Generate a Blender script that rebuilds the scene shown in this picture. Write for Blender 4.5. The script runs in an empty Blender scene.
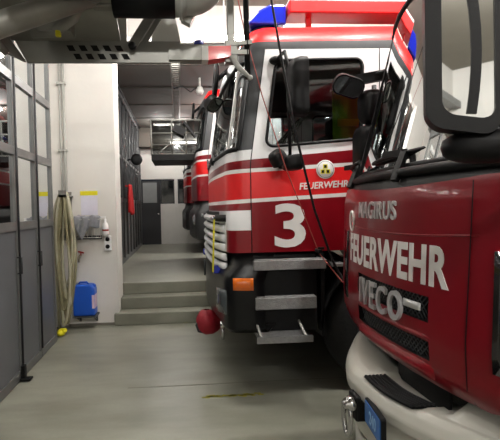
import bpy, bmesh, math, random
from mathutils import Vector, Matrix
random.seed(4)
PI = math.pi
SC = bpy.context.scene
COL = SC.collection

# ------------------------------------------------------------------ materials
def lin(c):
    return tuple(((v / 255) / 12.92 if v / 255 <= .04045 else ((v / 255 + .055) / 1.055) ** 2.4) for v in c)

def mat(name, rgb, rough=.5, metal=0., noise=0., scale=6., bump=0., bscale=60., coat=0., spec=.5, second=None):
    m = bpy.data.materials.new(name); m.use_nodes = True
    nt = m.node_tree; b = nt.nodes['Principled BSDF']
    c = lin(rgb)
    b.inputs['Base Color'].default_value = (*c, 1)
    b.inputs['Roughness'].default_value = rough
    b.inputs['Metallic'].default_value = metal
    b.inputs['Coat Weight'].default_value = coat
    b.inputs['Coat Roughness'].default_value = .06
    b.inputs['Specular IOR Level'].default_value = spec
    tc = nt.nodes.new('ShaderNodeTexCoord')
    n = nt.nodes.new('ShaderNodeTexNoise'); n.inputs['Scale'].default_value = scale; n.inputs['Detail'].default_value = 6
    nt.links.new(tc.outputs['Object'], n.inputs['Vector'])
    r = nt.nodes.new('ShaderNodeValToRGB')
    d = lin(second) if second else tuple(v * (1 - noise) for v in c)
    r.color_ramp.elements[0].color = (*d, 1); r.color_ramp.elements[1].color = (*c, 1)
    r.color_ramp.elements[0].position = .32; r.color_ramp.elements[1].position = .66
    nt.links.new(n.outputs['Fac'], r.inputs['Fac'])
    nt.links.new(r.outputs['Color'], b.inputs['Base Color'])
    if bump:
        n2 = nt.nodes.new('ShaderNodeTexNoise'); n2.inputs['Scale'].default_value = bscale; n2.inputs['Detail'].default_value = 4
        nt.links.new(tc.outputs['Object'], n2.inputs['Vector'])
        bp = nt.nodes.new('ShaderNodeBump'); bp.inputs['Strength'].default_value = bump; bp.inputs['Distance'].default_value = .01
        nt.links.new(n2.outputs['Fac'], bp.inputs['Height']); nt.links.new(bp.outputs['Normal'], b.inputs['Normal'])
    return m

def glass(name, tint, refl, through, edge=.6):
    """pane: part mirror, part see-through"""
    m = bpy.data.materials.new(name); m.use_nodes = True
    nt = m.node_tree; nt.nodes.clear()
    out = nt.nodes.new('ShaderNodeOutputMaterial')
    tr = nt.nodes.new('ShaderNodeBsdfTransparent'); tr.inputs[0].default_value = (*[through * v for v in lin(tint)], 1)
    gl = nt.nodes.new('ShaderNodeBsdfGlossy'); gl.inputs['Roughness'].default_value = .03; gl.inputs['Color'].default_value = (.93, .95, .95, 1)
    lw = nt.nodes.new('ShaderNodeLayerWeight'); lw.inputs['Blend'].default_value = .35
    mr = nt.nodes.new('ShaderNodeMapRange'); mr.inputs['To Min'].default_value = refl; mr.inputs['To Max'].default_value = min(1, refl + edge)
    nt.links.new(lw.outputs['Facing'], mr.inputs['Value'])
    mx = nt.nodes.new('ShaderNodeMixShader')
    nt.links.new(mr.outputs['Result'], mx.inputs[0]); nt.links.new(tr.outputs[0], mx.inputs[1]); nt.links.new(gl.outputs[0], mx.inputs[2])
    nt.links.new(mx.outputs[0], out.inputs[0])
    return m

def emit(name, rgb, s):
    m = bpy.data.materials.new(name); m.use_nodes = True
    b = m.node_tree.nodes['Principled BSDF']
    b.inputs['Base Color'].default_value = (*lin(rgb), 1)
    b.inputs['Emission Color'].default_value = (*lin(rgb), 1); b.inputs['Emission Strength'].default_value = s
    return m

def floor_mat():
    m = bpy.data.materials.new('worn concrete'); m.use_nodes = True
    nt = m.node_tree; b = nt.nodes['Principled BSDF']; L = nt.links.new
    tc = nt.nodes.new('ShaderNodeTexCoord')
    def noise(sc, det, sx=1, sy=1):
        mp = nt.nodes.new('ShaderNodeMapping'); mp.inputs['Scale'].default_value = (sx, sy, 1)
        n = nt.nodes.new('ShaderNodeTexNoise'); n.inputs['Scale'].default_value = sc; n.inputs['Detail'].default_value = det
        L(tc.outputs['Object'], mp.inputs[0]); L(mp.outputs[0], n.inputs['Vector']); return n
    n1 = noise(.9, 8); n2 = noise(3.5, 6, .5, 1.6); n3 = noise(40, 3)
    r1 = nt.nodes.new('ShaderNodeValToRGB')
    r1.color_ramp.elements[0].position = .3; r1.color_ramp.elements[1].position = .7
    r1.color_ramp.elements[0].color = (*lin((122, 122, 110)), 1); r1.color_ramp.elements[1].color = (*lin((148, 148, 135)), 1)
    L(n1.outputs['Fac'], r1.inputs[0])
    r2 = nt.nodes.new('ShaderNodeValToRGB'); r2.color_ramp.elements[0].position = .3; r2.color_ramp.elements[1].position = .62
    r2.color_ramp.elements[0].color = (.72, .72, .70, 1); r2.color_ramp.elements[1].color = (1, 1, 1, 1)
    L(n2.outputs['Fac'], r2.inputs[0])
    r3 = nt.nodes.new('ShaderNodeValToRGB'); r3.color_ramp.elements[0].color = (.88, .88, .88, 1)
    L(n3.outputs['Fac'], r3.inputs[0])
    def mul(a, c):
        x = nt.nodes.new('ShaderNodeMix'); x.data_type = 'RGBA'; x.blend_type = 'MULTIPLY'; x.inputs[0].default_value = 1
        L(a, x.inputs[6]); L(c, x.inputs[7]); return x.outputs[2]
    L(mul(mul(r1.outputs[0], r2.outputs[0]), r3.outputs[0]), b.inputs['Base Color'])
    rr = nt.nodes.new('ShaderNodeMapRange'); rr.inputs['To Min'].default_value = .28; rr.inputs['To Max'].default_value = .5
    L(n2.outputs['Fac'], rr.inputs['Value']); L(rr.outputs[0], b.inputs['Roughness'])
    b.inputs['Specular IOR Level'].default_value = .4
    return m

M = dict(
    floor=floor_mat(),
    wall=mat('painted masonry wall', (220, 217, 211), .7, noise=.07, scale=1.6, bump=.12, bscale=18),
    plinth=mat('grey skirting paint', (120, 116, 105), .7, noise=.2, scale=5),
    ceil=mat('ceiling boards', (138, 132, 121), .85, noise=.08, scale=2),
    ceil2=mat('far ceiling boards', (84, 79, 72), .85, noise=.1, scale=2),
    seam=mat('ceiling seam', (60, 56, 50), .9),
    alu=mat('door aluminium', (122, 123, 122), .42, .55, noise=.12, scale=9),
    doorgrey=mat('grey door sheet', (96, 98, 102), .4, .1, noise=.12, scale=3),
    locker=mat('grey gate leaf', (92, 92, 92), .35, .2, noise=.15, scale=4),
    dgrey=mat('dark door frame', (52, 52, 54), .4, .3, noise=.2, scale=4),
    dglass=glass('door glazing', (120, 128, 130), .55, .15),
    wscreen2=glass('wide windscreen', (120, 128, 126), .48, .3),
    wiremesh=glass('fine wire mesh', (150, 150, 150), .12, .6),
    trans=glass('cab window glazing', (205, 215, 215), .03, .8, .3),
    wscreen=glass('laminated windscreen', (120, 130, 128), .22, .35),
    mirror=mat('mirror glass', (235, 238, 238), .02, 1.),
    red=mat('fire engine red paint', (162, 14, 26), .3, noise=.05, scale=3, coat=.6),
    dred=mat('deep red paint', (128, 12, 24), .28, noise=.1, scale=3, coat=.3, spec=.3),
    nose=mat('crimson nose paint', (124, 9, 24), .3, noise=.1, scale=3, coat=.22, spec=.25),
    neon=mat('fluorescent red band', (226, 20, 22), .4, noise=.03, coat=.2),
    white=mat('white cab paint', (238, 238, 238), .3, noise=.03, coat=.4),
    foil=mat('white lettering foil', (232, 230, 226), .45, noise=.03),
    bump_grey=mat('light grey bumper paint', (196, 194, 184), .32, noise=.08, scale=3, coat=.3),
    black=mat('black plastic', (17, 17, 18), .5, noise=.25, scale=20, spec=.22),
    bumperblack=mat('satin black bumper', (13, 13, 15), .3, spec=.3),
    bumperdark=mat('dark grey bumper', (44, 45, 47), .45, noise=.1),
    foglens=mat('fog lamp glass', (84, 90, 94), .15, .4, coat=.5),
    silver=mat('silver plastic lettering', (205, 205, 205), .28, .45),
    gloss=mat('black gloss paint', (12, 12, 14), .14, coat=.6),
    rubber=mat('tyre rubber', (22, 22, 22), .8, noise=.2, bump=.3, bscale=40),
    mesh=mat('black grille mesh', (14, 14, 14), .5, bump=.8, bscale=90),
    trim=mat('grey pillar trim', (58, 60, 62), .45, noise=.1),
    chrome=mat('chrome', (205, 205, 205), .16, 1.),
    tread=mat('aluminium tread plate', (165, 165, 165), .38, .8, noise=.2, scale=40, bump=.5, bscale=120),
    steel=mat('basket aluminium', (140, 139, 133), .42, .5, noise=.2, scale=7),
    steeld=mat('basket underside sheet', (158, 156, 148), .45, .4, noise=.25, scale=5),
    lgrey=mat('light grey enamel', (178, 178, 172), .35, noise=.06),
    slot=mat('black slot', (8, 8, 8), .9),
    orange=mat('amber lens', (226, 108, 18), .2, coat=.5),
    blue=mat('blue beacon lens', (28, 44, 190), .15, coat=.6),
    bluelamp=mat('blue lamp lens', (20, 40, 150), .2, coat=.5),
    yellow=mat('yellow plastic', (226, 216, 20), .5, noise=.08),
    paintmark=mat('worn yellow floor paint', (168, 160, 52), .7, noise=.5, scale=30),
    lime=mat('lime high visibility cloth', (150, 190, 30), .8, noise=.15),
    hose=mat('olive hose rubber', (146, 140, 108), .55, noise=.25, scale=14),
    hosew=mat('pale hose rubber', (178, 174, 150), .5, noise=.15, scale=14),
    canblue=mat('blue canister plastic', (16, 82, 190), .4, noise=.08, scale=8),
    pink=mat('pink label', (214, 188, 206), .6),
    paper=mat('sheet of paper', (214, 212, 226), .8, noise=.05, scale=30),
    cloth=mat('grey cloth', (150, 152, 158), .9, noise=.2, scale=18, bump=.4, bscale=50),
    tapred=mat('red tap handle', (150, 30, 26), .4),
    brass=mat('worn brass', (150, 140, 120), .35, .9),
    bag=mat('red padded cover', (146, 16, 34), .6, noise=.2, scale=12, bump=.4, bscale=25),
    jacket=mat('red jacket cloth', (206, 24, 26), .8, noise=.15, scale=10),
    redrope=mat('red cord', (150, 62, 52), .6),
    plate=mat('blue number plate', (44, 104, 176), .4, noise=.05),
    plateink=mat('pale plate digits', (140, 180, 216), .4),
    seat=mat('dark seat cloth', (34, 34, 36), .9, noise=.2),
    interior=mat('dark cab lining', (26, 26, 27), .9),
    green=mat('green sticker', (20, 140, 84), .5),
    tube=emit('fluorescent tube', (255, 250, 238), 38),
    headl=mat('headlamp lens', (190, 196, 200), .1, .6, coat=.8),
    backpanel=mat('white partition board', (205, 202, 196), .5, noise=.04),
    darkdoor=mat('dark steel door', (26, 26, 30), .4, noise=.1),
    milk=mat('grey wired glass', (132, 134, 134), .25, noise=.1, scale=4),
    night=mat('dark glazing', (22, 25, 26), .06, coat=.3),
)

# ------------------------------------------------------------------ mesh kit
class MB:
    def __init__(self, o=(0, 0, 0)):
        self.v = []; self.f = []; self.m = []; self.sm = []; self.o = Vector(o)
    def add(self, vs, fs, mi=0, smooth=False):
        k = len(self.v)
        self.v += [Vector(p) for p in vs]
        for f in fs:
            self.f.append(tuple(i + k for i in f)); self.m.append(mi); self.sm.append(smooth)
        return self
    def box(self, c, s, mi=0, R=None, taper=None):
        c = Vector(c); h = [x / 2 for x in s]; vs = []
        for sx in (-1, 1):
            for sy in (-1, 1):
                for sz in (-1, 1):
                    p = Vector((sx * h[0], sy * h[1], sz * h[2]))
                    if taper and sz > 0: p.x *= taper; p.y *= taper
                    if R: p = R @ p
                    vs.append(c + p)
        return self.add(vs, [(0, 1, 3, 2), (4, 6, 7, 5), (0, 4, 5, 1), (2, 3, 7, 6), (0, 2, 6, 4), (1, 5, 7, 3)], mi)
    def span(self, a, b, mi=0):
        return self.box([(a[i] + b[i]) / 2 for i in range(3)], [abs(b[i] - a[i]) for i in range(3)], mi)
    def bar(self, a, b, w, h, mi=0, up=(0, 0, 1)):
        a = Vector(a); b = Vector(b); d = (b - a); L = d.length; d.normalize()
        up = Vector(up)
        if abs(d.dot(up)) > .98: up = Vector((1, 0, 0))
        s = d.cross(up).normalized(); u = s.cross(d)
        R = Matrix((s, d, u)).transposed()
        return self.box((a + b) / 2, (w, L, h), mi, R)
    def tube(self, pts, r, n=10, mi=0, caps=True):
        pts = [Vector(p) for p in pts]; rs = r if isinstance(r, (list, tuple)) else [r] * len(pts)
        t = (pts[1] - pts[0]).normalized()
        ref = Vector((0, 0, 1)) if abs(t.z) < .9 else Vector((1, 0, 0))
        s = t.cross(ref).normalized(); vs = []; N = len(pts)
        for i, p in enumerate(pts):
            t = (pts[min(i + 1, N - 1)] - pts[max(i - 1, 0)]).normalized()
            s = (s - t * s.dot(t)).normalized(); u = t.cross(s)
            for k in range(n):
                a = 2 * PI * k / n; vs.append(p + (s * math.cos(a) + u * math.sin(a)) * rs[i])
        fs = [(i * n + k, i * n + (k + 1) % n, (i + 1) * n + (k + 1) % n, (i + 1) * n + k) for i in range(N - 1) for k in range(n)]
        self.add(vs, fs, mi, True)
        if caps: self.add(vs[:n], [tuple(range(n))[::-1]], mi); self.add(vs[-n:], [tuple(range(n))], mi)
        return self
    def lathe(self, prof, c, axis=(0, 0, 1), n=24, mi=0, smooth=True):
        ax = Vector(axis).normalized(); ref = Vector((0, 0, 1)) if abs(ax.z) < .9 else Vector((1, 0, 0))
        s = ax.cross(ref).normalized(); u = ax.cross(s); c = Vector(c); vs = []
        for r, h in prof:
            for k in range(n):
                a = 2 * PI * k / n; vs.append(c + ax * h + (s * math.cos(a) + u * math.sin(a)) * r)
        fs = [(i * n + k, i * n + (k + 1) % n, (i + 1) * n + (k + 1) % n, (i + 1) * n + k) for i in range(len(prof) - 1) for k in range(n)]
        return self.add(vs, fs, mi, smooth)
    def prism(self, poly, fr, depth, mi=0):
        """poly in 2D; fr = (origin, axis a, axis b, extrude direction)"""
        o, a, b, d = [Vector(x) for x in fr]; n = len(poly)
        f0 = [o + a * p[0] + b * p[1] for p in poly]; f1 = [p + d * depth for p in f0]
        self.add(f0 + f1, [tuple(range(n)), tuple(range(2 * n - 1, n - 1, -1))] + [(i, (i + 1) % n, n + (i + 1) % n, n + i) for i in range(n)], mi)
        return self
    def ring(self, po, pi, fr, depth, mi=0):
        """frame between outer and inner loops of the same length"""
        o, a, b, d = [Vector(x) for x in fr]; n = len(po)
        q = lambda p, k: o + a * p[0] + b * p[1] + d * k
        vs = [q(p, 0) for p in po] + [q(p, 0) for p in pi] + [q(p, depth) for p in po] + [q(p, depth) for p in pi]
        fs = []
        for i in range(n):
            j = (i + 1) % n
            fs += [(i, j, n + j, n + i), (2 * n + i, 3 * n + i, 3 * n + j, 2 * n + j), (i, 2 * n + i, 2 * n + j, j), (n + i, n + j, 3 * n + j, 3 * n + i)]
        return self.add(vs, fs, mi)
    def grid(self, P, nu, nv, mi=0, smooth=True):
        vs = [P(i / nu, j / nv) for j in range(nv + 1) for i in range(nu + 1)]
        fs = [(j * (nu + 1) + i, j * (nu + 1) + i + 1, (j + 1) * (nu + 1) + i + 1, (j + 1) * (nu + 1) + i) for j in range(nv) for i in range(nu)]
        return self.add(vs, fs, mi, smooth)
    def ball(self, c, r, mi=0, n=14, k=8):
        c = Vector(c); r = r if isinstance(r, (tuple, list)) else (r, r, r)
        return self.grid(lambda u, v: c + Vector((r[0] * math.cos(2 * PI * u) * math.sin(PI * v), r[1] * math.sin(2 * PI * u) * math.sin(PI * v), -r[2] * math.cos(PI * v))), n, k, mi)
    def build(self, name, mats, parent=None, bevel=0, solid=0, weld=True, kind=None, seg=2):
        me = bpy.data.meshes.new(name)
        o = self.o.copy()
        if parent is None and o.length == 0:
            xs = [p.x for p in self.v]; ys = [p.y for p in self.v]; zs = [p.z for p in self.v]
            o = Vector(((min(xs) + max(xs)) / 2, (min(ys) + max(ys)) / 2, min(zs)))
        me.from_pydata([p - o for p in self.v], [], self.f)
        mats = mats if isinstance(mats, (list, tuple)) else [mats]
        for x in mats: me.materials.append(M[x] if isinstance(x, str) else x)
        for p, mi, s in zip(me.polygons, self.m, self.sm): p.material_index = mi; p.use_smooth = s
        if weld:
            bm = bmesh.new(); bm.from_mesh(me)
            bmesh.ops.remove_doubles(bm, verts=bm.verts, dist=1e-5)
            bmesh.ops.recalc_face_normals(bm, faces=bm.faces)
            bm.to_mesh(me); bm.free()
        ob = bpy.data.objects.new(name, me); COL.objects.link(ob)
        if parent is None: ob.location = o
        else: ob.parent = parent
        if solid:
            s = ob.modifiers.new('thickness', 'SOLIDIFY'); s.thickness = solid
        if bevel:
            b = ob.modifiers.new('bevel', 'BEVEL'); b.width = bevel; b.segments = seg; b.limit_method = 'ANGLE'; b.angle_limit = math.radians(40)
        if kind: ob['kind'] = kind
        return ob

def tag(o, label, cat, group=None):
    o['label'] = label; o['category'] = cat
    if group: o['group'] = group
    return o
def thing(name, loc, label, cat, group=None):
    o = bpy.data.objects.new(name, None); COL.objects.link(o); o.location = loc; o.empty_display_size = .1
    return tag(o, label, cat, group)
def struct(name, mb, mats, parent=None, bevel=0):
    o = mb.build(name, mats, parent, bevel)
    if parent is None: o['kind'] = 'structure'
    return o
def copy_tree(o, parent=None):
    kids = [c for c in bpy.data.objects if c.parent == o]
    c = o.copy(); COL.objects.link(c)
    if parent: c.parent = parent
    for k in kids: copy_tree(k, c)
    return c
def rrect(w, h, r, cx=0, cy=0, n=5):
    pts = []
    for sx, sy, a0 in ((1, 1, 0), (-1, 1, 90), (-1, -1, 180), (1, -1, 270)):
        for k in range(n):
            a = math.radians(a0 + 90 * k / (n - 1))
            pts.append((cx + sx * (w / 2 - r) + r * math.cos(a), cy + sy * (h / 2 - r) + r * math.sin(a)))
    return pts

_tx = {}
def text_mesh(body, width, height, bold=.0, depth=.004, shear=0., gap=1.):
    """letters as verts (s, t, d) scaled to width x height, and faces"""
    cu = bpy.data.curves.new('lettering', 'FONT'); cu.body = body; cu.extrude = .02; cu.offset = bold; cu.shear = shear; cu.space_character = gap
    cu.resolution_u = 4
    ob = bpy.data.objects.new('lettering', cu); COL.objects.link(ob)
    bpy.context.view_layer.update()
    me = bpy.data.meshes.new_from_object(ob.evaluated_get(bpy.context.evaluated_depsgraph_get()))
    bpy.data.objects.remove(ob); bpy.data.curves.remove(cu)
    vs = [v.co.copy() for v in me.vertices]; fs = [tuple(p.vertices) for p in me.polygons]
    bpy.data.meshes.remove(me)
    x0 = min(v.x for v in vs); x1 = max(v.x for v in vs); y0 = min(v.y for v in vs); y1 = max(v.y for v in vs)
    out = [((v.x - x0) / (x1 - x0) * width, (v.y - y0) / (y1 - y0) * height, depth if v.z > 0 else -.002) for v in vs]
    return out, fs

# ------------------------------------------------------------------ room
UP = .495                       # height of the raised rear hall floor
YS = 6.08                       # foot of the steps
CZ, CZ2 = 4.45, 4.0
XR = 9.0; YB = 13.65; YN = -6.5
XD = -1.53                      # plane of the folding doors

struct('floor', MB().span((-1.9, YN, -.2), (XR, YS + .6, 0)), 'floor')
struct('floor_upper', MB().span((-1.9, YS + .56, .001), (XR, YB, UP)).span((.42, YS + .04, .001), (XR, YS + .56, UP)), 'floor')
st = MB()
st.span((-.93, YS, .001), (.42, YS + .57, .165)).span((-.87, YS + .27, .165), (.42, YS + .57, .33)).span((-.87, YS + .55, .33), (.42, YS + .57, UP))
so = struct('stair_steps', st, 'floor', bevel=.012)
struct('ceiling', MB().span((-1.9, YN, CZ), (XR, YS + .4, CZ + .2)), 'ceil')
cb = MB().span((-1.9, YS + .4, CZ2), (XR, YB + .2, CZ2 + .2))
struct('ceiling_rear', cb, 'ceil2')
sm_ = MB()
for y in (7.45, 8.85, 10.3, 11.8): sm_.span((-1.15, y - .02, CZ2 - .012), (5, y + .02, CZ2 + .001))
struct('trim_1', sm_, 'seam')
struct('wall_lintel', MB().span((-1.9, YS + .2, CZ2), (XR, YS + .45, CZ)), 'wall')
# pier beside the steps
w = MB().span((-1.9, YS + .07, 0), (-.875, YS + .57, CZ2))
wp = struct('wall_pier', w, 'wall')
struct('wall_jamb', MB().span((-1.86, 5.49, 0), (-1.74, YS + .068, CZ2)), 'wall')
struct('baseboard_pier', MB().span((-1.55, YS + .055, 0), (-.935, YS + .069, .035)), 'plinth')
struct('wall_left', MB().span((-2.05, YN, 0), (-1.9, YB, CZ)).span((-1.9, YN, 3.75), (-1.6, 5.48, CZ)), 'wall')
struct('wall_right', MB().span((XR, YN, 0), (XR + .15, YB, CZ)), 'wall')
struct('wall_near', MB().span((-2.05, YN - .15, 0), (XR, YN, CZ)), 'wall')

# folding gate leaves along the left
def leaf(y0, y1, x, zb, zt, rails, mats, n, lat=False):
    fr, lo, gl = mats
    t = .05; g = .006
    mb = MB().span((x - t, y0 + g, zb), (x, y0 + .042, zt)).span((x - t, y1 - .042, zb), (x, y1 - g, zt))
    for a, b in rails: mb.span((x - t, y0 + .042, a), (x, y1 - .042, b))
    root = mb.build('door_%d' % n, fr, None, .006); root['kind'] = 'structure'
    p = MB(root.location).span((x - .035, y0 + .043, rails[0][1]), (x - .015, y1 - .043, rails[1][0]))
    p.build('door_panel', lo, root)
    for k in range(1, len(rails) - 1):
        MB(root.location).span((x - .03, y0 + .043, rails[k][1]), (x - .024, y1 - .043, rails[k + 1][0])).build('glass_pane', gl, root)
    MB(root.location).tube([(x + .006, y0 + .004, z) for z in (zb + .1, zt - .1)], .011, 8).build('hinge_rod', 'dgrey', root)
    return root
R1 = ((.01, .09), (1.42, 1.5), (2.13, 2.21), (2.82, 2.9), (3.6, 3.74))
ys = [-.46 + .592 * k for k in range(11)]
for k in range(10):
    r = leaf(ys[k], ys[k] + .592, XD, .01, 3.74, R1, ('alu', 'doorgrey', 'dglass'), k + 1)
    if k in (7, 8):
        MB(r.location).tube([(XD + .01, ys[k] + .52, 1.02), (XD + .05, ys[k] + .52, 1.02), (XD + .05, ys[k] + .52, 1.17), (XD + .01, ys[k] + .52, 1.17)], .008, 8).build('door_handle', 'dgrey', r)
    if k == 7:
        MB(r.location).span((XD, ys[k] + .54, .015), (XD + .035, ys[k] + .6, .14)).span((XD, ys[k] + .5, .012), (XD + .1, ys[k] + .58, .03)).build('floor_bolt', 'black', r, .004)
struct('trim_2', MB().span((XD - .12, YN, 3.74), (XD + .06, 5.6, 3.86)), 'alu')
R2 = ((UP + .01, UP + .12), (1.75, 1.83), (2.62, 2.68), (3.86, 3.96))
for k in range(11):
    leaf(6.66 + .62 * k, 6.66 + .62 * (k + 1), -1.15, UP + .01, 3.96, R2, ('locker', 'locker', 'night'), 11 + k)
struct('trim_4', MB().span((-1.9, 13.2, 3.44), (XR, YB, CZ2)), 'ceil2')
struct('trim_5', MB().span((-1.3, YS + .6, 3.962), (-1.12, 13.2, CZ2)), 'dgrey')
struct('wall_rear_left', MB().span((-1.9, YS + .6, UP), (-1.3, YB, CZ2)), 'wall')

# back partition of the raised hall
bw = MB()
bw.span((-1.2, YB, UP), (-1.2 + .001, YB + .1, CZ2))
struct('wall_back', MB().span((-1.9, YB, 2.5), (XR, YB + .15, CZ2)).span((-1.9, YB, UP), (-1.22, YB + .15, 2.5)).span((.28, YB, UP), (XR, YB + .15, 2.5)), 'wall')
d = struct('door_22', MB().span((-1.22, YB + .02, UP), (-.585, YB + .07, 2.46)), 'darkdoor', bevel=.004)
MB(d.location).span((-1.12, YB + .012, 1.78), (-.69, YB + .021, 2.4)).build('glass_pane', 'milk', d)
MB(d.location).span((-.68, YB - .03, 1.42), (-.63, YB + .02, 1.45)).build('door_handle', 'chrome', d)
struct('trim_3', MB().span((-.585, YB, UP + .001), (-.15, YB + .08, 1.74)).span((-.15, YB - .01, UP + .001), (-.05, YB + .1, 2.5)).span((-.05, YB, UP + .001), (.28, YB + .08, 1.74)), 'backpanel', bevel=.004)
w1 = struct('window_1', MB().ring(rrect(.43, .74, .005, -.367, 2.115), rrect(.37, .68, .005, -.367, 2.115), ((0, YB + .02, 0), (1, 0, 0), (0, 0, 1), (0, 1, 0)), .05), 'dgrey')
MB(w1.location).span((-.552, YB + .04, 1.775), (-.182, YB + .05, 2.455)).build('glass_pane', 'night', w1)
w2 = struct('window_2', MB().ring(rrect(.32, .74, .005, .115, 2.115), rrect(.26, .68, .005, .115, 2.115), ((0, YB + .02, 0), (1, 0, 0), (0, 0, 1), (0, 1, 0)), .05), 'dgrey')
MB(w2.location).span((-.015, YB + .04, 1.775), (.245, YB + .05, 2.455)).build('glass_pane', 'night', w2)

# ------------------------------------------------------------------ things on the pier wall
YW = YS + .07
def wx(px): return (px - 181) / 440 * YW
def wz(py, px=90): return 1.6 + (209.8 - py) / 440 * YW
# pipes
p = MB()
for x, r in ((-1.535, .02), (-1.585, .014)): p.tube([(x, YW - .03, 1.2), (x, YW - .03, 3.6)], r, 10)
for z in (1.4, 2.4, 3.3): p.span((-1.62, YW - .055, z), (-1.50, YW, z + .03))
tag(p.build('wall_pipe', 'lgrey'), 'pale vertical conduit pipes running up the wall above the hose', 'pipe')
# hose
t = thing('garden_hose', (-1.5, YW - .3, .06), 'coiled olive green hose hanging in long loops beside the grey doors', 'hose')
def loop(cx, w_, zt, zb, yo, r, name, m):
    pts = []
    for k in range(33):
        a = 2 * PI * k / 32; s = math.sin(a); c = math.cos(a)
        z = (zt + zb) / 2 + (zt - zb) / 2 * c
        pinch = 1 if c > -.2 else 1 - .25 * (-c - .2)
        pts.append((cx + w_ * math.copysign(abs(s) ** .7, s) * pinch + .015 * math.sin(3 * a + cx * 40), yo + .012 * math.sin(2 * a + zb * 9), z))
    mb = MB(t.location).tube(pts, r, 8, caps=False)
    mb.build(name, m, t)
for k in range(11):
    loop(-1.50 + random.uniform(-.035, .035), random.uniform(.05, .125), 1.84 + random.uniform(-.05, .02), random.choice((.14, .25, .34, .46, .6)) + random.uniform(-.04, .04), YW - .255 - .024 * (k % 5), .0165, 'hose_loop', 'hosew' if k % 3 == 0 else 'hose')
MB(t.location).tube([(-1.63, YW - .27, 1.6), (-1.64, YW - .27, .8), (-1.61, YW - .28, .06)], .016, 8).build('hose_end', 'hosew', t)
MB(t.location).span((-1.55, YW - .38, 1.775), (-1.45, YW - .001, 1.80)).span((-1.53, YW - .02, 1.6), (-1.47, YW - .001, 1.85)).span((-1.55, YW - .38, 1.775), (-1.45, YW - .37, 1.86)).build('hose_hook', 'steel', t)
mb = MB().ball((-1.545, YW - .44, .045), (.055, .1, .045)).tube([(-1.54, YW - .44, .05), (-1.48, YW - .50, .085)], [.04, .025], 8)
tag(mb.build('hose_nozzle', 'yellow'), 'bright yellow plastic piece lying on the floor under the hose', 'nozzle')
# note
n0 = thing('paper_notice', (wx(92.5), YW - .003, wz(216)), 'pale sheet of paper with yellow top edge fixed to the pier wall', 'notice')
MB(n0.location).span((wx(84.5), YW - .006, wz(215)), (wx(100.5), YW, wz(195))).build('sheet', 'paper', n0)
MB(n0.location).span((wx(84), YW - .009, wz(195.5)), (wx(100.8), YW - .004, wz(191.2))).build('yellow_strip', 'yellow', n0)
# wire shelf with cloth
t = thing('wire_rack', (wx(92), YW, wz(240)), 'small white wire rack on the pier wall under the grey cloth', 'rack')
mb = MB(t.location)
za, zb_ = wz(236.5), wz(219)
for z in (za, zb_):
    mb.tube([(wx(80), YW - .005, z), (wx(80), YW - .16, z), (wx(104.5), YW - .16, z), (wx(104.5), YW - .005, z)], .006, 6)
for k in range(7):
    x = wx(80) + (wx(104.5) - wx(80)) * k / 6
    mb.tube([(x, YW - .005, za), (x, YW - .16, za), (x, YW - .16, zb_)], .004, 6)
mb.build('wire_basket', 'lgrey', t)
MB(t.location).span((wx(80), YW - .012, za - .03), (wx(104), YW, za + .02)).build('mounting_rail', 'trim', t)
def clothP(u, v):
    x = wx(80) + (wx(104) - wx(80)) * u
    low = wz(226) - .17 * max(0, 1 - abs(u - .32) / .30) - .02 * math.sin(u * 9)
    top = wz(215.5) + .012 * math.sin(u * 11)
    if v < .35: return Vector((x, YW - .02 - .15 * v / .35, top - .01 * math.sin(PI * v / .35) + .006 * math.sin(u * 23 + v * 9)))
    q = (v - .35) / .65
    return Vector((x, YW - .175 - .02 * math.sin(u * 17 + q * 3) - .012 * q, top + (low - top) * q))
tag(MB().grid(clothP, 36, 18).build('grey_rag', 'cloth', solid=.006), 'crumpled grey cloth draped over the wire rack on the wall', 'cloth')
# bottle
t = thing('soap_bottle', (wx(108), YW - .05, wz(235)), 'white pump bottle with red marking standing above the wall sockets', 'bottle')
c = (wx(108), YW - .05, wz(235))
MB(t.location).lathe([(.0, 0), (.042, 0), (.044, .02), (.044, .13), (.03, .165), (.016, .18), (.016, .2), (0, .2)], c, n=18).build('bottle_body', 'white', t)
MB(t.location).lathe([(.018, .2), (.018, .225), (.006, .226), (.006, .25), (0, .25)], c, n=12).span((c[0] - .06, c[1] - .01, c[2] + .245), (c[0] + .01, c[1] + .01, c[2] + .26)).build('pump', 'white', t)
MB(t.location).lathe([(.0446, .06), (.0446, .085)], c, n=18).build('label_band', 'tapred', t)
# sockets
t = thing('wall_socket', (wx(109.5), YW, wz(250)), 'white double power socket box on the pier wall below the bottle', 'socket')
MB(t.location).span((wx(106.5), YW - .045, wz(250)), (wx(113), YW, wz(235.2))).build('socket_box', 'white', t, .006)
for y in (238.8, 246):
    MB(t.location).lathe([(.0, .0), (.027, .0), (.03, .004), (.0, .004)], (wx(109.7), YW - .046, wz(y)), (0, -1, 0), 16).build('socket_outlet', 'black', t)
# tap
t = thing('water_tap', (wx(83), YW, wz(260)), 'small wall tap with red handle between hose and blue canister', 'tap')
MB(t.location).tube([(wx(83), YW, wz(254)), (wx(83), YW - .09, wz(254)), (wx(82.5), YW - .12, wz(256)), (wx(82.5), YW - .12, wz(260))], .013, 10).build('spout', 'brass', t)
MB(t.location).bar((wx(81.5), YW - .07, wz(250)), (wx(87), YW - .07, wz(251.5)), .02, .022).tube([(wx(84), YW - .07, wz(254)), (wx(84), YW - .07, wz(250.5))], .008, 8).build('tap_handle', 'tapred', t)
MB().tube([(wx(84.5), YW - .012, wz(262)), (wx(84.5), YW - .012, wz(281))], .007, 6)
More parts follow.
